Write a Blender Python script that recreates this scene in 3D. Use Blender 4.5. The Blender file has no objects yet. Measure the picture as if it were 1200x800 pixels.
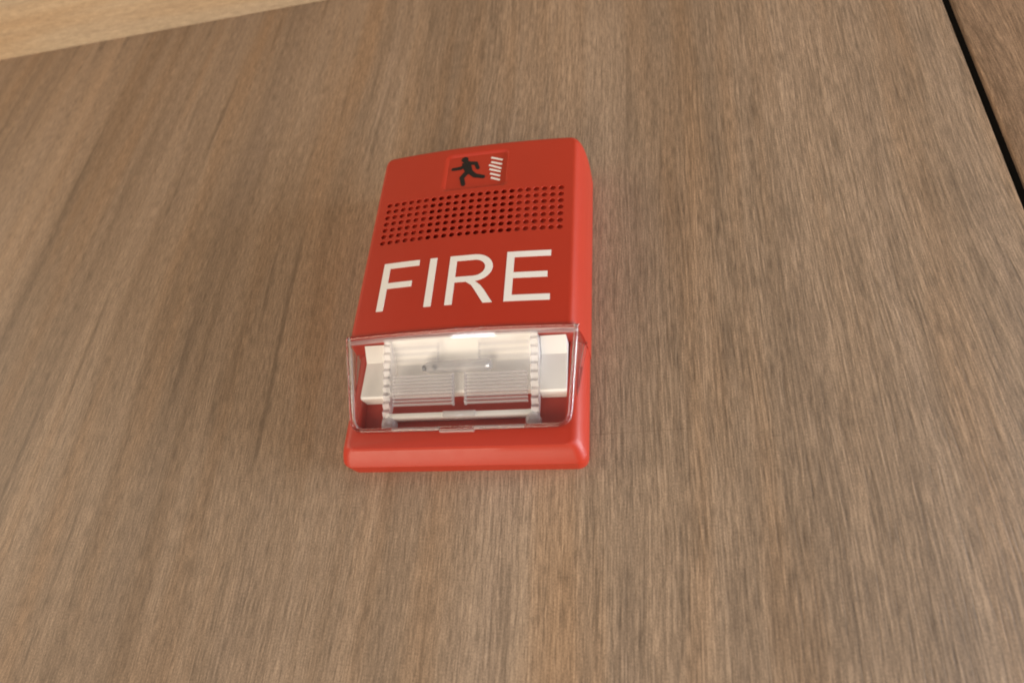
import bpy, bmesh, math, random
from mathutils import Matrix, Vector
random.seed(7)
S = 0.001            # model units below are millimetres: X right, D out of the wall, Z up
SC = bpy.context.scene
COL = SC.collection

# ------------------------------------------------------------------ camera
cam_d = bpy.data.cameras.new('camera')
cam = bpy.data.objects.new('camera', cam_d); COL.objects.link(cam)
CX, CD, CZ = 98.119, 297.204, -107.661
YAW, PIT, ROL = 0.264, 0.521, 0.075
fx = Vector((-math.sin(YAW), math.cos(YAW), 0)); r0 = Vector((math.cos(YAW), math.sin(YAW), 0)); u0 = Vector((0, 0, 1))
fw = math.cos(PIT)*fx + math.sin(PIT)*u0; up0 = -math.sin(PIT)*fx + math.cos(PIT)*u0
rt = math.cos(ROL)*r0 + math.sin(ROL)*up0; up = -math.sin(ROL)*r0 + math.cos(ROL)*up0
m = Matrix((rt, up, -fw)).transposed().to_4x4()
m.translation = Vector((CX*S, -CD*S, CZ*S))
cam.matrix_world = m
cam_d.sensor_width = 36.0
cam_d.lens = 814.9/1200*36
cam_d.clip_start = 0.01; cam_d.clip_end = 50
cam_d.dof.use_dof = True; cam_d.dof.focus_distance = 0.345; cam_d.dof.aperture_fstop = 8.0
SC.camera = cam

# ------------------------------------------------------------------ light
w = bpy.data.worlds.new('World'); SC.world = w; w.use_nodes = True
w.node_tree.nodes['Background'].inputs[0].default_value = (1.0, 0.93, 0.86, 1)
w.node_tree.nodes['Background'].inputs[1].default_value = 0.14
def area(name, loc, target, size, sizey, power, col):
    d = bpy.data.lights.new(name, 'AREA'); d.shape = 'RECTANGLE'; d.size = size; d.size_y = sizey
    d.energy = power; d.color = col
    o = bpy.data.objects.new(name, d); COL.objects.link(o); o.location = loc
    o.rotation_euler = (Vector(target) - Vector(loc)).to_track_quat('-Z', 'Y').to_euler()
    return o
area('window_light', (2.0, -0.30, 0.1), (0, -0.02, 0.1), 0.42, 1.8, 105, (0.86, 0.93, 1.0))
area('floor_bounce_light', (-0.8, -0.9, -2.2), (-0.1, -0.1, 0.1), 2.6, 1.4, 86, (1.0, 0.85, 0.65))
area('room_light', (-2.2, -1.2, 0.3), (0, 0, 0.1), 1.4, 1.6, 33, (1.0, 0.86, 0.66))
area('lens_glint_light', (-0.60, -2.3, -0.24), (0, 0, 0.05), 0.30, 0.14, 2.4, (0.92, 0.95, 1.0))  # small lamp added to put highlights on the lens
SC.view_settings.view_transform = 'Standard'; SC.view_settings.look = 'None'
SC.view_settings.exposure = -0.13; SC.view_settings.gamma = 1.0
SC.render.engine = 'CYCLES'
SC.cycles.use_denoising = True
SC.cycles.max_bounces = 16; SC.cycles.transparent_max_bounces = 24; SC.cycles.transmission_bounces = 12
SC.cycles.filter_width = 1.9

# ------------------------------------------------------------------ material helpers
def mat(name):
    mt = bpy.data.materials.new(name); mt.use_nodes = True
    nt = mt.node_tree; b = nt.nodes['Principled BSDF']
    return mt, nt, b
class N:
    def __init__(s, nt): s.nt = nt
    def new(s, t, **k):
        n = s.nt.nodes.new(t)
        for a, v in k.items(): setattr(n, a, v)
        return n
    def link(s, a, b): s.nt.links.new(a, b)
    def math(s, op, a, b=None, clamp=False):
        n = s.new('ShaderNodeMath', operation=op, use_clamp=clamp)
        for i, v in enumerate((a, b)):
            if v is None: continue
            if isinstance(v, (int, float)): n.inputs[i].default_value = v
            else: s.link(v, n.inputs[i])
        return n.outputs[0]
    def noise(s, vec, scale, detail=2, rough=0.5, dist=0.0):
        mp = s.new('ShaderNodeMapping'); mp.inputs['Scale'].default_value = scale
        s.link(vec, mp.inputs['Vector'])
        n = s.new('ShaderNodeTexNoise'); n.inputs['Scale'].default_value = 1.0
        n.inputs['Detail'].default_value = detail; n.inputs['Roughness'].default_value = rough
        n.inputs['Distortion'].default_value = dist
        s.link(mp.outputs[0], n.inputs['Vector'])
        return n.outputs['Fac']
    def ramp(s, fac, stops):
        n = s.new('ShaderNodeValToRGB'); el = n.color_ramp.elements
        while len(el) < len(stops): el.new(0.5)
        for e, (p, c) in zip(el, stops):
            e.position = p; e.color = c if len(c) == 4 else (*c, 1)
        s.link(fac, n.inputs['Fac']); return n.outputs['Color']
    def mix(s, mode, fac, a, b):
        n = s.new('ShaderNodeMix', data_type='RGBA', blend_type=mode)
        for sock, v in ((n.inputs['Factor'], fac), (n.inputs['A'], a), (n.inputs['B'], b)):
            pass
        ins = [i for i in n.inputs if i.enabled]
        for sock, v in zip((n.inputs[0], n.inputs[6], n.inputs[7]), (fac, a, b)):
            if isinstance(v, (int, float)): sock.default_value = v
            elif isinstance(v, tuple): sock.default_value = (*v, 1)
            else: s.link(v, sock)
        return n.outputs[2]

def g(v): return (v, v, v)
def wood(name, dark, mid, light, along='Z', offset=(0, 0, 0), contrast=1.0, scratch=False):
    mt, nt, b = mat(name); n = N(nt)
    tc = n.new('ShaderNodeTexCoord')
    mp0 = n.new('ShaderNodeMapping'); mp0.inputs['Location'].default_value = offset
    if along == 'X': mp0.inputs['Rotation'].default_value = (0, math.radians(90), 0)
    n.link(tc.outputs['Object'], mp0.inputs['Vector'])
    P = mp0.outputs[0]
    # slow sideways wander of the grain
    wx = n.noise(P, (4, 3, 1.6), 1, 0.5); wx2 = n.noise(P, (36, 3, 9), 2, 0.5)
    sx = n.math('MULTIPLY', n.math('SUBTRACT', wx, 0.5), 0.050)
    sx2 = n.math('MULTIPLY', n.math('SUBTRACT', wx2, 0.5), 0.005)
    cmb = n.new('ShaderNodeCombineXYZ'); n.link(n.math('ADD', sx, sx2), cmb.inputs[0])
    va = n.new('ShaderNodeVectorMath', operation='ADD'); n.link(P, va.inputs[0]); n.link(cmb.outputs[0], va.inputs[1])
    Q = va.outputs[0]
    broad = n.noise(Q, (14, 14, 0.9), 2, 0.5)
    bands = n.noise(Q, (90, 90, 2.4), 3, 0.55)
    fine = n.noise(Q, (760, 760, 25), 2, 0.55)
    hair = n.noise(Q, (1500, 1500, 120), 2, 0.6)
    pores = n.noise(Q, (700, 700, 42), 1, 0.45)
    veins = n.noise(Q, (150, 150, 5.5), 1, 0.4)
    sepx = n.new('ShaderNodeSeparateXYZ'); n.link(tc.outputs['Object'], sepx.inputs[0])
    region = n.math('ADD', n.noise(P, (9, 9, 3), 1, 0.5), n.math('MULTIPLY', sepx.outputs[0], -1.0))   # plain-sawn figure on one side of the veneer, quarter-sawn flecks on the other
    base = n.ramp(n.math('ADD', n.math('MULTIPLY', broad, 0.55), n.math('MULTIPLY', bands, 0.45)),
                  [(0.33, dark), (0.5, mid), (0.67, light)])
    fl = n.ramp(region, [(0.35, g(1)), (0.66, g(0.30))])
    c = n.mix('OVERLAY', n.math('MULTIPLY', fl, 0.66*contrast), base, n.ramp(fine, [(0.25, g(0.20)), (0.75, g(0.80))]))
    speck = n.noise(P, (1400, 1400, 1100), 2, 0.6)
    c = n.mix('OVERLAY', 0.60, c, n.ramp(speck, [(0.25, g(0.25)), (0.75, g(0.75))]))
    c = n.mix('OVERLAY', 0.68*contrast, c, n.ramp(hair, [(0.25, g(0.20)), (0.75, g(0.80))]))
    # dark pore dashes and long dark veins
    pm = n.ramp(pores, [(0.60, g(0)), (0.70, g(1))])
    c = n.mix('MIX', n.math('MULTIPLY', n.math('MULTIPLY', pm, fl), 0.36*contrast), c, tuple(x*0.55 for x in dark))
    lm = n.ramp(pores, [(0.30, g(1)), (0.40, g(0))])
    c = n.mix('MIX', n.math('MULTIPLY', n.math('MULTIPLY', lm, fl), 0.36*contrast), c, tuple(min(1, x*1.25) for x in light))
    vm = n.math('MULTIPLY', n.ramp(veins, [(0.64, g(0)), (0.72, g(1))]), n.ramp(region, [(0.40, g(0.15)), (0.62, g(1))]))
    c = n.mix('MIX', n.math('MULTIPLY', vm, 0.42*contrast), c, tuple(x*0.45 for x in dark))
    thin = n.noise(Q, (210, 210, 11), 1, 0.4)
    tm = n.math('MULTIPLY', n.ramp(thin, [(0.70, g(0)), (0.76, g(1))]), n.ramp(region, [(0.40, g(0.1)), (0.58, g(1))]))
    c = n.mix('MIX', n.math('MULTIPLY', tm, 0.26*contrast), c, tuple(x*0.40 for x in dark))
    # patches of a warmer and of a greyer tone, drawn out along the grain
    hue = n.noise(Q, (34, 34, 2.6), 2, 0.5)
    c = n.mix('MULTIPLY', n.ramp(hue, [(0.50, g(0)), (0.72, g(0.8))]), c, (1.02, 0.90, 0.76))
    c = n.mix('MULTIPLY', n.ramp(hue, [(0.28, g(0.7)), (0.48, g(0))]), c, (0.93, 0.95, 1.0))
    if scratch:   # a short hairline scratch beside the alarm
        sep = n.new('ShaderNodeSeparateXYZ'); n.link(tc.outputs['Object'], sep.inputs[0])
        zl = n.math('ADD', n.math('MULTIPLY', sep.outputs[0], 0.042), 0.0143)
        dz = n.math('ABSOLUTE', n.math('SUBTRACT', sep.outputs[2], zl))
        k = n.math('MULTIPLY', n.math('LESS_THAN', dz, 0.00028), n.math('LESS_THAN', n.math('ABSOLUTE', n.math('SUBTRACT', sep.outputs[0], 0.076)), 0.026))
        c = n.mix('MIX', n.math('MULTIPLY', k, 0.25), c, (0.10, 0.055, 0.03))
    n.link(c, b.inputs['Base Color'])
    b.inputs['Roughness'].default_value = 0.50
    b.inputs['Specular IOR Level'].default_value = 0.32
    bp = n.new('ShaderNodeBump'); bp.inputs['Strength'].default_value = 0.2; bp.inputs['Distance'].default_value = 0.0004
    h = n.math('SUBTRACT', n.math('ADD', fine, n.math('MULTIPLY', hair, 0.5)), n.math('MULTIPLY', pm, 0.6))
    n.link(h, bp.inputs['Height']); n.link(bp.outputs[0], b.inputs['Normal'])
    return mt

M = {}
M['panel'] = wood('walnut_laminate', (0.192, 0.128, 0.081), (0.268, 0.182, 0.118), (0.342, 0.238, 0.159), 'Z', (1.3, 0, 0.4), scratch=True)
M['panel2'] = wood('walnut_laminate_next', (0.215, 0.146, 0.103), (0.295, 0.205, 0.146), (0.365, 0.262, 0.19), 'Z', (4.7, 0, 2.1))
M['soffit'] = wood('pale_oak_laminate', (0.35, 0.25, 0.165), (0.43, 0.32, 0.215), (0.50, 0.385, 0.265), 'X', (0.2, 0, 3.3), 0.6)

mt, nt, b = mat('black_reveal'); b.inputs['Base Color'].default_value = (0.006, 0.006, 0.006, 1); b.inputs['Roughness'].default_value = 0.8; b.inputs['Specular IOR Level'].default_value = 0.1
M['black'] = mt
def red_plastic(name, col, rough):
    mt, nt, b = mat(name); n = N(nt)
    tc = n.new('ShaderNodeTexCoord')
    v = n.noise(tc.outputs['Object'], (40, 40, 40), 3, 0.6)
    c = n.mix('MULTIPLY', 0.25, col, n.ramp(v, [(0.3, g(0.82)), (0.7, g(1.0))]))
    n.link(c, b.inputs['Base Color'])
    sm = n.noise(tc.outputs['Object'], (120, 120, 30), 3, 0.6)
    r = n.math('ADD', n.math('MULTIPLY', sm, 0.16), rough - 0.08); n.link(r, b.inputs['Roughness'])
    gr = n.noise(tc.outputs['Object'], (1500, 1500, 1500), 2, 0.5)
    bp = n.new('ShaderNodeBump'); bp.inputs['Strength'].default_value = 0.22; bp.inputs['Distance'].default_value = 0.0002
    n.link(gr, bp.inputs['Height']); n.link(bp.outputs[0], b.inputs['Normal'])
    b.inputs['Specular IOR Level'].default_value = 0.5
    return mt
M['red'] = red_plastic('red_plastic', (0.41, 0.027, 0.0095), 0.44)
def plain(name, col, rough, spec=0.5):
    mt, nt, b = mat(name); n = N(nt)
    tc = n.new('ShaderNodeTexCoord')
    v = n.noise(tc.outputs['Object'], (90, 90, 90), 3, 0.6)
    n.link(n.mix('MULTIPLY', 0.3, col, n.ramp(v, [(0.3, g(0.85)), (0.7, g(1.0))])), b.inputs['Base Color'])
    b.inputs['Roughness'].default_value = rough; b.inputs['Specular IOR Level'].default_value = spec
    return mt
M['print_white'] = plain('white_print', (0.80, 0.77, 0.74), 0.5, 0.3)
M['print_black'] = plain('black_print', (0.012, 0.011, 0.011), 0.5, 0.3)
M['white'] = plain('white_reflector_plastic', (0.94, 0.90, 0.83), 0.28)
mt, nt, b = mat('polished_electrode'); b.inputs['Base Color'].default_value = (0.9, 0.9, 0.92, 1); b.inputs['Metallic'].default_value = 1.0; b.inputs['Roughness'].default_value = 0.25
M['chrome'] = mt
M['metal'] = plain('dull_metal', (0.25, 0.25, 0.26), 0.35)
def clear(name, rough=0.04, haze=0.0, ior=1.55, tint=(0.97, 0.97, 0.98)):
    # thin moulded clear plastic: light passes straight through, the surface mirrors by Fresnel
    mt, nt, b = mat(name); n = N(nt); nt.nodes.remove(b)
    out = nt.nodes['Material Output']
    tr = n.new('ShaderNodeBsdfTransparent'); tr.inputs[0].default_value = (*tint, 1)
    gl = n.new('ShaderNodeBsdfGlossy'); gl.inputs['Roughness'].default_value = rough; gl.inputs[0].default_value = (1, 1, 1, 1)
    fr = n.new('ShaderNodeLayerWeight'); fr.inputs[0].default_value = 0.5
    fac = n.math('ADD', n.math('MULTIPLY', n.math('POWER', fr.outputs['Facing'], 5.0), 0.75), ((ior-1)/(ior+1))**2)
    m1 = n.new('ShaderNodeMixShader'); n.link(fac, m1.inputs[0]); n.link(tr.outputs[0], m1.inputs[1]); n.link(gl.outputs[0], m1.inputs[2])
    last = m1
    if haze > 0:
        df = n.new('ShaderNodeBsdfDiffuse'); df.inputs[0].default_value = (0.85, 0.83, 0.83, 1)
        tl = n.new('ShaderNodeBsdfTranslucent'); tl.inputs[0].default_value = (0.85, 0.83, 0.83, 1)
        ad = n.new('ShaderNodeMixShader'); ad.inputs[0].default_value = 0.5; n.link(df.outputs[0], ad.inputs[1]); n.link(tl.outputs[0], ad.inputs[2])
        m2 = n.new('ShaderNodeMixShader'); m2.inputs[0].default_value = haze
        n.link(m1.outputs[0], m2.inputs[1]); n.link(ad.outputs[0], m2.inputs[2]); last = m2
    n.link(last.outputs[0], out.inputs['Surface'])
    return mt
M['clear'] = clear('clear_polycarbonate', 0.05, 0.006, 1.45)
M['clear_edge'] = clear('clear_polycarbonate_edge', 0.12, 0.32, 1.6)
M['clear_rib'] = clear('clear_polycarbonate_fluted', 0.12, 0.36, 1.6)
M['frosted'] = clear('frosted_polycarbonate', 0.15, 0.45, 1.5)
M['tube'] = clear('flash_tube_glass', 0.05, 0.30, 1.4, (0.93, 0.94, 0.95))
mt, nt, b = mat('solid_clear_polycarbonate')
b.inputs['Base Color'].default_value = (1, 1, 1, 1); b.inputs['Roughness'].default_value = 0.06
b.inputs['IOR'].default_value = 1.55; b.inputs['Transmission Weight'].default_value = 1.0
b.inputs['Base Color'].default_value = (0.985, 0.975, 0.985, 1)
M['glass'] = mt
M['optic'] = clear('moulded_optic', 0.10, 0.34, 1.75)

# ------------------------------------------------------------------ mesh helpers
def V(X, D, Z): return Vector((X*S, -D*S, Z*S))
def finish(name, bm, material, parent=None, sharp=32, smooth=True, crease=()):
    lay = bm.edges.layers.int.new('crease_line')
    for e in bm.edges:
        if e.verts[0] in crease and e.verts[1] in crease: e[lay] = 1
    bmesh.ops.remove_doubles(bm, verts=bm.verts, dist=1e-7)
    bmesh.ops.recalc_face_normals(bm, faces=bm.faces)
    if smooth:
        for f in bm.faces: f.smooth = True
        for e in bm.edges:
            e.smooth = len(e.link_faces) == 2 and e.calc_face_angle(0) < math.radians(sharp) and not e[lay]
    me = bpy.data.meshes.new(name); bm.to_mesh(me); bm.free()
    for mm in (material if isinstance(material, (list, tuple)) else [material]): me.materials.append(mm)
    o = bpy.data.objects.new(name, me); COL.objects.link(o)
    if parent: o.parent = parent
    return o
def box(bm, x0, x1, d0, d1, z0, z1, bev=0.0, seg=2):
    vs = [bm.verts.new(V(x, d, z)) for z in (z0, z1) for d in (d0, d1) for x in (x0, x1)]
    fs = [(0, 1, 3, 2), (4, 6, 7, 5), (0, 4, 5, 1), (2, 3, 7, 6), (0, 2, 6, 4), (1, 5, 7, 3)]
    faces = [bm.faces.new([vs[i] for i in f]) for f in fs]
    if bev > 0:
        es = list({e for f in faces for e in f.edges})
        bmesh.ops.bevel(bm, geom=es, offset=bev*S, segments=seg, profile=0.5, affect='EDGES')
def prism_x(bm, prof, x0, x1, slices=1, bow=None):
    # profile of (D, Z) pairs swept along X
    rows = []
    for i in range(slices + 1):
        x = x0 + (x1 - x0)*i/slices
        rows.append([bm.verts.new(V(x, d + (bow(x) if bow else 0), z)) for d, z in prof])
    n = len(prof)
    for a, c in zip(rows, rows[1:]):
        for j in range(n): bm.faces.new((a[j], a[(j+1) % n], c[(j+1) % n], c[j]))
    bm.faces.new(rows[0]); bm.faces.new(rows[-1][::-1])
def tube(bm, pts, r, seg=10, cap=True):
    pts = [V(*p) for p in pts]; rings = []
    for i, p in enumerate(pts):
        t = (pts[min(i+1, len(pts)-1)] - pts[max(i-1, 0)]).normalized()
        a = t.orthogonal().normalized() if i == 0 else (rings_a - t*rings_a.dot(t)).normalized()
        rings_a = a; c = t.cross(a)
        rr = r[i] if isinstance(r, (list, tuple)) else r
        rings.append([bm.verts.new(p + (a*math.cos(2*math.pi*k/seg) + c*math.sin(2*math.pi*k/seg))*rr*S) for k in range(seg)])
    for A, B in zip(rings, rings[1:]):
        for k in range(seg): bm.faces.new((A[k], A[(k+1) % seg], B[(k+1) % seg], B[k]))
    if cap: bm.faces.new(rings[0][::-1]); bm.faces.new(rings[-1])

# ------------------------------------------------------------------ the setting
bm = bmesh.new(); box(bm, -1500, 1500, -40, -14, -1200, 1200)
wall = finish('wall', bm, M['black'], smooth=False); wall['kind'] = 'structure'
wall['label'] = 'dark backing behind the wood wall panels'
def panel(x0, x1, mtl):
    bm = bmesh.new(); box(bm, x0, x1, -14.2, 0, -1200, 1200, 0.5, 2)
    return finish('panel', bm, mtl, wall)
panel(-1500, 262.0, M['panel']); panel(267.2, 1500, M['panel2'])
bm = bmesh.new(); box(bm, 261.8, 267.4, -13.9, -3.5, -1200, 1200)
finish('reveal_strip', bm, M['black'], wall, smooth=False)
bm = bmesh.new(); box(bm, -1500, 1500, -13, 420, 397.2, 440, 0.6, 2)
so = finish('soffit', bm, M['soffit']); so['kind'] = 'structure'; so['label'] = 'pale wood soffit board above the wood wall'

# ------------------------------------------------------------------ fire alarm
alarm = bpy.data.objects.new('fire_alarm', None); COL.objects.link(alarm); alarm.empty_display_size = 0.02
alarm['label'] = 'red wall-mounted fire alarm horn with clear strobe lens and white lettering'
alarm['category'] = 'fire alarm'

HW, HT, RC = 58.4, 178.5, 5.0       # outline at the wall, corner radius
ZS = 56.4                           # underside of the bowed cover
DE, BOW = 32.91, 2.912
def dep(x): return DE + BOW*(1 - (x/HW)**2)
HP, HZ = 4.255, 112.907             # sounder hole pitch, centre of the lowest row
PK = (-16.8, 17.6, 143.4, 168.0)    # pictogram pocket
def pocket(x, z):
    # depth of the shallow pocket, rounded corners
    cx, cz = (PK[0]+PK[1])/2, (PK[2]+PK[3])/2; hx, hz = (PK[1]-PK[0])/2, (PK[3]-PK[2])/2; r = 2.5
    qx, qz = abs(x-cx) - hx + r, abs(z-cz) - hz + r
    d = math.hypot(max(qx, 0), max(qz, 0)) + min(max(qx, qz), 0) - r
    t = min(1, max(0, (0.55 - d)/1.1)); return 0.95*t*t*(3-2*t)
FI = 6.0                            # inset of the front face from the wall outline
bm = bmesh.new()
step = HP/4
xs_h = [-11.5*HP + i*step for i in range(93)]
xw = HW - FI
xe = [-xw + (xs_h[0] + xw)*i/4 for i in range(4)]
XS = xe + xs_h + [-x for x in xe[::-1]]
z_h0 = HZ - HP/2
zs_h = [z_h0 + i*step for i in range(29)]
ztf = HT - FI
n1 = 44; n2 = 30
ZSL = [ZS + (z_h0 - ZS)*i/n1 for i in range(n1)] + zs_h + [zs_h[-1] + (ztf - zs_h[-1])*(i+1)/n2 for i in range(n2)]
nx, nz = len(XS), len(ZSL)
RF = 2.2
def corner(x, z):
    ax, az = abs(x) - (xw - RF), z - (ztf - RF)
    if ax > 0 and az > 0:
        m_ = max(ax, az); l = math.hypot(ax, az); k = m_/l
        return math.copysign(xw - RF + ax*k, x), ztf - RF + az*k
    return x, z
grid = [[None]*nx for _ in range(nz)]
def skip(j, i):   # interior of hole cells
    ii, jj = i - 4, j - n1
    return 0 < ii < 92 and 0 < jj < 28 and ii % 4 and jj % 4
for j, z in enumerate(ZSL):
    for i, x in enumerate(XS):
        if skip(j, i): continue
        X, Z = corner(x, z)
        grid[j][i] = bm.verts.new(V(X, dep(X) - pocket(X, Z), Z))
for j in range(nz-1):
    for i in range(nx-1):
        ii, jj = i - 4, j - n1
        if 0 <= ii < 92 and 0 <= jj < 28: continue
        bm.faces.new((grid[j][i], grid[j][i+1], grid[j+1][i+1], grid[j+1][i]))
RH = 1.52
for cj in range(7):
    for ci in range(23):
        i0, j0 = 4 + ci*4, n1 + cj*4
        per = [(j0, i0+k) for k in range(4)] + [(j0+k, i0+4) for k in range(4)] + [(j0+4, i0+4-k) for k in range(4)] + [(j0+4-k, i0) for k in range(4)]
        pv = [grid[a][c] for a, c in per]
        xc, zc = (ci - 11)*HP, HZ + cj*HP
        through = 6 <= ci <= 16
        prev = pv
        dh = 2.2 if through else 1.15
        for rad, off in ((RH+0.06, 0.0), (RH, 0.07), (RH*0.97, 0.8), (2.05, 0.9), (2.05, dh)):
            ring = []
            for k in range(16):
                a = math.radians(-135 + 22.5*k)
                X, Z = xc + rad*math.cos(a), zc + rad*math.sin(a)
                ring.append(bm.verts.new(V(X, dep(X) - off, Z)))
            for k in range(16): bm.faces.new((prev[k], prev[(k+1) % 16], ring[(k+1) % 16], ring[k]))
            prev = ring
        f = bm.faces.new(prev); f.material_index = 0
# sides of the bowed cover: rings from the front boundary back to the wall
UP = [(6.0*(1 - math.cos(math.radians(a))), -23.2*(1 - math.sin(math.radians(a))**0.9)) for a in (84, 78, 72, 65, 57, 48, 38, 27, 15, 5)] + [(0.0, -23.2), (0.0, None)]
bl = [(j, 0) for j in range(nz)] + [(nz-1, i) for i in range(1, nx)] + [(j, nx-1) for j in range(nz-2, -1, -1)]
loop = []
for j, i in bl:
    x, z = XS[i], ZSL[j]; X, Z = corner(x, z)
    ax, az = abs(X) - (xw - RF), Z - (ztf - RF)
    if ax > 0 and az > 0: nrm = Vector((math.copysign(ax, X), az)).normalized()
    elif az > 0 and i not in (0, nx-1): nrm = Vector((0, 1))
    else: nrm = Vector((math.copysign(1, X), 0))
    loop.append((grid[j][i], X, Z, nrm))
rings = [[l[0] for l in loop]]
for o, dd in UP:
    ring = []
    for v, X, Z, nr in loop:
        D = 0.0 if dd is None else dep(max(-xw, min(xw, X))) + dd
        if dd is not None and o == 0.0: D = 9.7
        e = FI - o
        ring.append(bm.verts.new(V(X + nr.x*e, D, Z + nr.y*e)))
    rings.append(ring)
for A, B in zip(rings, rings[1:]):
    for k in range(len(A)-1): bm.faces.new((A[k], A[k+1], B[k+1], B[k]))
# underside of the cover
cap = [grid[0][i] for i in range(nx)] + [r[-1] for r in rings[1:]] + [r[0] for r in rings[1:]][::-1]
bm.faces.new(cap[::-1])
# lower tray: rim, drafted wall and the strip under the lens
DL = 18.0
LO = [  # (inset at sides, inset at the bottom, D)
    (0.4, 0.45, 0.0), (0.0, -0.5, 9.3), (0.15, -0.2, 9.9), (0.9, 1.6, 12.4), (2.0, 3.4, 14.9), (3.4, 4.75, 16.6), (4.6, 5.0, 17.4), (5.6, 5.2, 17.8), (6.4, 5.7, DL)]
def lower_ring(si, bi, D):
    pts = []
    r = RC
    L, B = -HW + si, bi
    rr = max(1.5, r - 0.35*si)
    zl = ZS + 0.02
    for k in range(9): pts.append((L, zl + (B + rr - zl)*k/8))
    for k in range(1, 9):
        a = math.radians(180 + 90*k/8); pts.append((L + rr + rr*math.cos(a), B + rr + rr*math.sin(a)))
    half = pts
    mid = [(half[-1][0]*(1 - k/6.0), B) for k in range(1, 6)]
    full = half + mid + [(0, B)] + [(-x, z) for x, z in mid[::-1]] + [(-x, z) for x, z in half[::-1]]
    return [bm.verts.new(V(x, D, z)) for x, z in full]
lr = [lower_ring(*t) for t in LO]
for A, B in zip(lr, lr[1:]):
    for k in range(len(A)-1): bm.faces.new((A[k], A[k+1], B[k+1], B[k]))
# pan for the strobe behind the lens
PX, PZ0, PD = 51.0, 15.2, 13.0
front = lr[-1]
inner = [(-PX, ZS-0.01), (-PX+1.5, PZ0+2), (-PX+3.5, PZ0), (PX-3.5, PZ0), (PX-1.5, PZ0+2), (PX, ZS-0.01)]
iv = [bm.verts.new(V(x, DL, z)) for x, z in inner]
ib = [bm.verts.new(V(x*0.985, PD, z + (0.8 if z < ZS-1 else 0))) for x, z in inner]
bm.faces.new(front + iv[::-1])
for k in range(5): bm.faces.new((iv[k], iv[k+1], ib[k+1], ib[k]))
bm.faces.new(ib)
nb = len(lr[0])
cr1 = set(lr[1][15:nb-15]); cr2 = set(lr[5][15:nb-19])
class Crease:
    def __contains__(s, v): return v in cr1 or v in cr2
housing = finish('housing', bm, [M['red'], M['black']], alarm, 34, crease=Crease())

# ---- printed lettering laid on the bowed cover
EM, TZ = 40.137, 69.932
def drape(name, polys, material, off=0.12, depth=dep):
    # polys: list of quads strips [(x,z)...] in mm
    bm = bmesh.new()
    for q in polys:
        top = [bm.verts.new(V(x, depth(x) + off, z)) for x, z in q]
        bot = [bm.verts.new(V(x, depth(x) - 0.25, z)) for x, z in q]
        bm.faces.new(top)
        for k in range(len(q)): bm.faces.new((top[k], bot[k], bot[(k+1) % len(q)], top[(k+1) % len(q)]))
    return finish(name, bm, material, alarm, 25)
def rect(x0, x1, z0, z1, n=None):
    n = n or max(1, int(abs(x1 - x0)/2.0))
    return [[(x0+(x1-x0)*i/n, z0), (x0+(x1-x0)*(i+1)/n, z0), (x0+(x1-x0)*(i+1)/n, z1), (x0+(x1-x0)*i/n, z1)] for i in range(n)]
def em(polys, x0): return [[((x + x0 - 1.15)*EM, TZ + z*EM) for x, z in q] for q in polys]
def erect(x0, x1, z0, z1): 
    n = max(1, int((x1-x0)/0.05)); return rect(x0, x1, z0, z1, n)
CH = 0.716; T = 0.092
Fp = erect(0.08, 0.08+T, 0, CH) + erect(0.08+T, 0.563, CH-0.085, CH) + erect(0.08+T, 0.500, 0.325, 0.410)
Ip = erect(0.093, 0.093+T, 0, CH)
Ep = erect(0.08, 0.08+T, 0, CH) + erect(0.08+T, 0.615, CH-0.085, CH) + erect(0.08+T, 0.582, 0.325, 0.408) + erect(0.08+T, 0.622, 0, 0.085)
Rp = erect(0.08, 0.08+T, 0, CH) + erect(0.08+T, 0.40, CH-0.08, CH) + erect(0.08+T, 0.40, 0.318, 0.397)
zc_, ro_z, ri_z = (CH + 0.318)/2, (CH - 0.318)/2, (CH - 0.08 - 0.397)/2
ra = [math.radians(90 - 180*k/14) for k in range(15)]
outer = [(0.40 + 0.235*math.cos(a), zc_ + ro_z*math.sin(a)) for a in ra]
innr = [(0.40 + 0.140*math.cos(a), zc_ + ri_z*math.sin(a)) for a in ra]
Rp += [[outer[k], outer[k+1], innr[k+1], innr[k]] for k in range(14)]
leg_o = [(0.43, 0.318), (0.50, 0.255), (0.555, 0.18), (0.61, 0.09), (0.665, 0.0)]
leg_i = [(0.315, 0.318), (0.385, 0.265), (0.435, 0.19), (0.49, 0.10), (0.551, 0.0)]
Rp += [[leg_i[k], leg_o[k], leg_o[k+1], leg_i[k+1]] for k in range(4)]
for polys, x0 in ((Fp, 0), (Ip, 0.611), (Rp, 0.889), (Ep, 1.611)):
    drape('letter', em(polys, x0), M['print_white'])

# ---- pictogram in the pocket
pdep = lambda x: dep(x) - 0.95
def stroke(pts, wdt, cap=True):
    out = []
    n = len(pts)
    L, R_ = [], []
    for i, p in enumerate(pts):
        a = Vector(pts[max(i-1, 0)]); c = Vector(pts[min(i+1, n-1)]); t = (c - a).normalized(); nn = Vector((-t.y, t.x))
        ww = (wdt[i] if isinstance(wdt, (list, tuple)) else wdt)/2
        L.append(tuple(Vector(p) + nn*ww)); R_.append(tuple(Vector(p) - nn*ww))
    for i in range(n-1): out.append([L[i], R_[i], R_[i+1], L[i+1]])
    return out
def disc(x, z, r, n=14): return [[(x + r*math.cos(2*math.pi*k/n), z + r*math.sin(2*math.pi*k/n)) for k in range(n)]]
run = disc(-6.9, 165.0, 1.75)
run += stroke([(-6.2, 162.6), (-5.2, 159.6), (-3.6, 155.8)], [3.6, 4.2, 3.4])
def merge(*a):
    return [q for l in a for q in l]
o_ = 0.12
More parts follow.
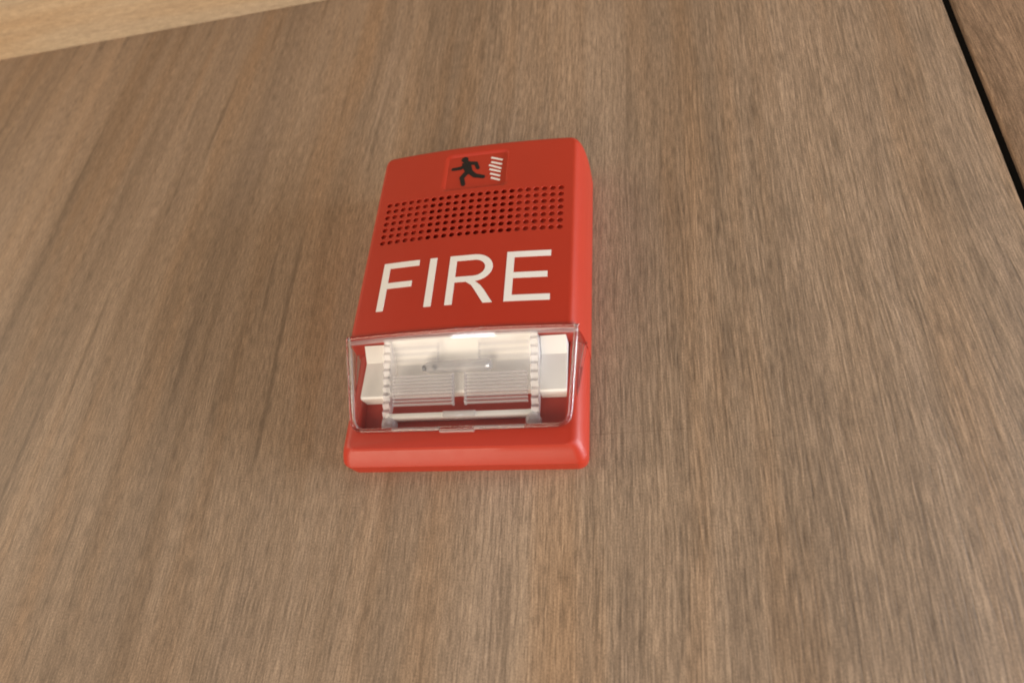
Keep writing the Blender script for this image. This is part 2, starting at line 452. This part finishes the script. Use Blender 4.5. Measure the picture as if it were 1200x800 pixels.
bmr = [
    (disc(-6.9, 164.9, 2.0), .10), (stroke([(-6.4, 163.0), (-5.2, 159.6), (-3.6, 155.4)], [4.2, 5.0, 3.9]), .11),
    (stroke([(-6.2, 160.6), (-8.7, 158.9), (-13.0, 158.7)], [2.2, 2.4, 2.1]), .13),
    (stroke([(-5.4, 162.2), (-0.4, 161.3), (1.1, 157.6)], [2.4, 2.5, 2.1]), .15),
    (stroke([(-4.0, 156.4), (-0.2, 152.4), (4.5, 150.9)], [3.0, 2.8, 2.3]), .17),
    (stroke([(-4.2, 156.2), (-7.4, 151.8), (-6.2, 146.9)], [3.0, 2.8, 2.4]), .19)]
for jx, jz, jr in ((-8.7, 158.9, 1.15), (-13.0, 158.7, 1.0), (-0.4, 161.2, 1.2), (1.1, 157.6, 1.0), (-0.2, 152.5, 1.35), (4.5, 150.9, 1.1), (-7.35, 151.8, 1.35), (-6.2, 146.9, 1.15), (-5.6, 161.9, 1.9), (-3.8, 155.9, 1.9)):
    bmr.append((disc(jx, jz, jr), 0.205 + 0.004*len(bmr)))
bm = bmesh.new()
for polys, off in bmr:
    for q in polys:
        top = [bm.verts.new(V(x, pdep(x) + off, z)) for x, z in q]; bot = [bm.verts.new(V(x, pdep(x) - 0.2, z)) for x, z in q]
        bm.faces.new(top)
        for k in range(len(q)): bm.faces.new((top[k], bot[k], bot[(k+1) % len(q)], top[(k+1) % len(q)]))
finish('running_figure', bm, M['print_black'], alarm, 25)['label'] = 'black running figure in a shallow pocket'
for a, c in (((8.0, 164.2), (14.5, 161.7)), ((8.3, 160.9), (14.4, 158.6)), ((7.2, 158.9), (14.2, 155.6)),
             ((7.7, 155.8), (14.0, 153.3)), ((8.3, 152.7), (13.9, 150.3)), ((9.0, 149.6), (14.0, 147.4))):
    mid = ((a[0]+c[0])/2, (a[1]+c[1])/2)
    drape('stripe', stroke([a, mid, c], 1.1), M['print_white'], 0.1, pdep)

# ---- strobe: white reflector, side blocks, tube
bm = bmesh.new()
prof = [(13.2, 56.1), (30.5, 56.1), (27.6, 53.6), (23.2, 50.6), (19.8, 47.2), (18.6, 43.0), (18.4, 38.0), (18.0, 33.6), (17.2, 32.6), (13.2, 32.6)]
prism_x(bm, prof, -37.4, 37.4, 2)
finish('reflector', bm, M['white'], alarm, 20)
for s in (-1, 1):
    bm = bmesh.new()
    pr_ = [(13.2, 56.0), (25.6, 56.0), (20.6, 49.9), (20.0, 49.2), (20.0, 31.0), (19.2, 30.2), (13.2, 30.2)]
    x0, x1 = sorted((s*37.8, s*50.0))
    prism_x(bm, pr_, x0, x1, 1)
    finish('side_block', bm, M['white'], alarm, 20)
bm = bmesh.new(); tube(bm, [(-17, 23.5, 43.4), (-15, 23.5, 43.4), (13, 23.5, 43.4), (15, 23.5, 43.4)], [2.2, 3.0, 3.0, 2.2], 16)
ft = finish('flash_tube', bm, M['tube'], alarm, 40)
for xa, mm in ((-17.4, 'metal'), (-12.4, 'metal'), (13.6, 'chrome')):
    bm = bmesh.new(); tube(bm, [(xa-0.9, 24.5, 42.6), (xa-0.7, 24.5, 42.6), (xa+0.7, 24.5, 42.6), (xa+0.9, 24.5, 42.6)], [1.0, 1.35, 1.35, 1.0], 14)
    finish('electrode', bm, M[mm], ft, 40)
bm = bmesh.new(); box(bm, -36.5, 36.5, 13.2, 17.9, 20.2, 22.8, 0.5, 2)  # white bar stands in for the reflector white refracted in the lens ledge
finish('ledge_refraction', bm, M['white'], alarm)

# ---- clear lens: wedge that stands proud at the top and slopes back to the strip
lens = None
def lens_front(x, z):
    t = (z - 13.0)/(57.0 - 13.0)
    return 18.3 + (32.4 - 18.3)*min(1, t*1.02) + 2.6*(1 - (x/56.0)**2)*t
def lens_half(z):
    t = (z - 13.0)/(57.0 - 13.0); return 51.6 + (56.0 - 51.6)*t
bm = bmesh.new()
def lens_sheet(inset, back):
    rows = []
    zt = 56.8 - inset; zb = 14.0 + inset
    NZ, NX = 16, 28
    for j in range(NZ+1):
        z = zb + (zt - zb)*j/NZ; h = lens_half(z) - inset
        row = []
        for i in range(NX+1):
            u = -1 + 2*i/NX; x = h*u; zz = z
            # rounded lower corners
            rc = 5.0 - inset
            az, ax = (zb + rc) - z, abs(x) - (h - rc)
            if az > 0 and ax > 0:
                k = max(ax, az)/math.hypot(ax, az); x = math.copysign(h - rc + ax*k, x); zz = zb + rc - az*k
            row.append((x, lens_front(x, zz) - inset, zz))
        rows.append(row)
    return rows
def build_shell(inset):
    rows = lens_sheet(inset, 0)
    gv = [[bm.verts.new(V(*p)) for p in r] for r in rows]
    for a, c in zip(gv, gv[1:]):
        for k in range(len(a)-1): bm.faces.new((a[k], a[k+1], c[k+1], c[k]))
    lo = [(j, 0) for j in range(len(gv)-1, -1, -1)] + [(0, i) for i in range(1, len(gv[0]))] + [(j, len(gv[0])-1) for j in range(1, len(gv))]
    base = []
    for j, i in lo:
        x, d, z = rows[j][i]; t = (z - 13)/44
        bd = 16.8 if z > 17 else 17.5
        base.append((x*(1 + 0.03*max(0, t)), min(d, bd) + (0.0), z))
    bv = [bm.verts.new(V(*p)) for p in base]; lv = [gv[j][i] for j, i in lo]
    for k in range(len(lv)-1): bm.faces.new((lv[k], lv[k+1], bv[k+1], bv[k]))
    return [rows[j][i] for j, i in lo], base, [p for p in rows[-1]]
fe, be, te = build_shell(0.0)
fi_, bi_, ti_ = build_shell(1.7)
def close(a, c):
    av = [bm.verts.new(V(*p)) for p in a]; cv = [bm.verts.new(V(*p)) for p in c]
    for k in range(len(av)-1): bm.faces.new((av[k], av[k+1], cv[k+1], cv[k]))
close(be, bi_)                                   # rear rim of the moulding
close(te, ti_)                                   # open top edge under the cover
close([fe[0], be[0]], [fi_[0], bi_[0]]); close([fe[-1], be[-1]], [fi_[-1], bi_[-1]])
lens = finish('lens', bm, M['clear'], alarm, 40)
lens['label'] = 'clear plastic strobe lens sloping back at the bottom'
# moulded edges of the lens
bm = bmesh.new(); tube(bm, fe, 1.0, 12); finish('lens_edge', bm, M['glass'], lens, 60)
bm = bmesh.new(); tube(bm, [(x*0.985, d - 1.2, z + 0.9) for x, d, z in fe[2:-2]], 0.35, 8); finish('inner_edge', bm, M['clear_edge'], lens, 60)
bm = bmesh.new(); tube(bm, te, 1.1, 12); finish('top_edge', bm, M['glass'], lens, 60)
bm = bmesh.new(); tube(bm, [(x*1.004, d - 0.5, z - 0.3) for x, d, z in be], 0.8, 10); finish('base_flange', bm, M['glass'], lens, 60)
bm = bmesh.new(); prism_x(bm, [(-3.4, 54.6), (-1.9, 54.6), (-1.9, 56.3), (-3.4, 56.3)], -55.6, 55.6, 28, lambda x: lens_front(x, 57.0))
finish('top_lip', bm, M['clear_edge'], lens, 40)
# foot of the lens with its centre tab
bm = bmesh.new()
for x0, x1, z0 in ((-31.5, -8.0, 12.3), (-8.2, 8.2, 10.7), (8.0, 31.5, 12.3)):
    box(bm, x0, x1, 17.7, 19.1, z0+1.5, z0+2.4, 0.25, 1)
finish('foot_edge', bm, M['clear_edge'], lens)
# inner optic: two serrated walls, fluted panels, posts
for s in (-1, 1):
    bm = bmesh.new()
    pts = [(15.5, 19.0), (15.5, 55.6)]
    fr_ = []
    nse = 20
    for k in range(nse+1):
        z = 55.6 - (55.6 - 19.0)*k/nse; d = lens_front(34.0, z) - 2.1
        fr_.append((d - (1.5 if k % 2 else 0.0), z))
    prism_x(bm, pts + fr_, s*34.2, s*37.6, 1)
    finish('serrated_wall', bm, M['optic'], lens, 20)
    # fluted panel with horizontal ribs
    def flutes(x0, x1, z0, z1, n, dfun, amp, mtl):
        bm = bmesh.new(); xa, xb = sorted((s*x0, s*x1)); p = (z1 - z0)/n
        for k in range(n):
            z = z0 + p*k; d = dfun(z + p/2)
            prism_x(bm, [(d - 1.0, z + 0.16*p), (d + amp*0.5, z + 0.18*p), (d + amp, z + 0.36*p), (d + amp*0.6, z + 0.54*p), (d - 1.0, z + 0.58*p)], xa, xb, 3)
        xi = x0*s
        for k in range(n*2): box(bm, xi - 0.5, xi + 0.5, dfun(z0 + p*k/2) - 1.3, dfun(z0 + p*k/2) + 0.25 + 0.5*(k % 2), z0 + p*(k/2), z0 + p*(k/2 + 0.42), 0.0)
        return finish('fluted_panel', bm, mtl, lens, 20)
    flutes(3.0, 32.6, 25.6, 39.4, 9, lambda z: lens_front(20, z) - 3.6, 1.1, M['clear_rib'])
    flutes(10.0, 33.4, 44.6, 53.0, 3, lambda z: lens_front(20, z) - 3.2, 0.6, M['clear'])
    bm = bmesh.new(); tube(bm, [(s*34.8, 13.2, 18.6), (s*34.8, 17.0, 17.9), (s*34.8, 17.8, 17.7), (s*34.8, 18.1, 17.6)], [3.4, 3.4, 2.9, 1.6], 16)
    finish('lens_post', bm, M['optic'], lens, 50)
bm = bmesh.new(); box(bm, -8.0, 8.0, 17.5, 18.8, 19.9, 23.0, 0.6, 2)
finish('centre_clip', bm, M['optic'], lens)
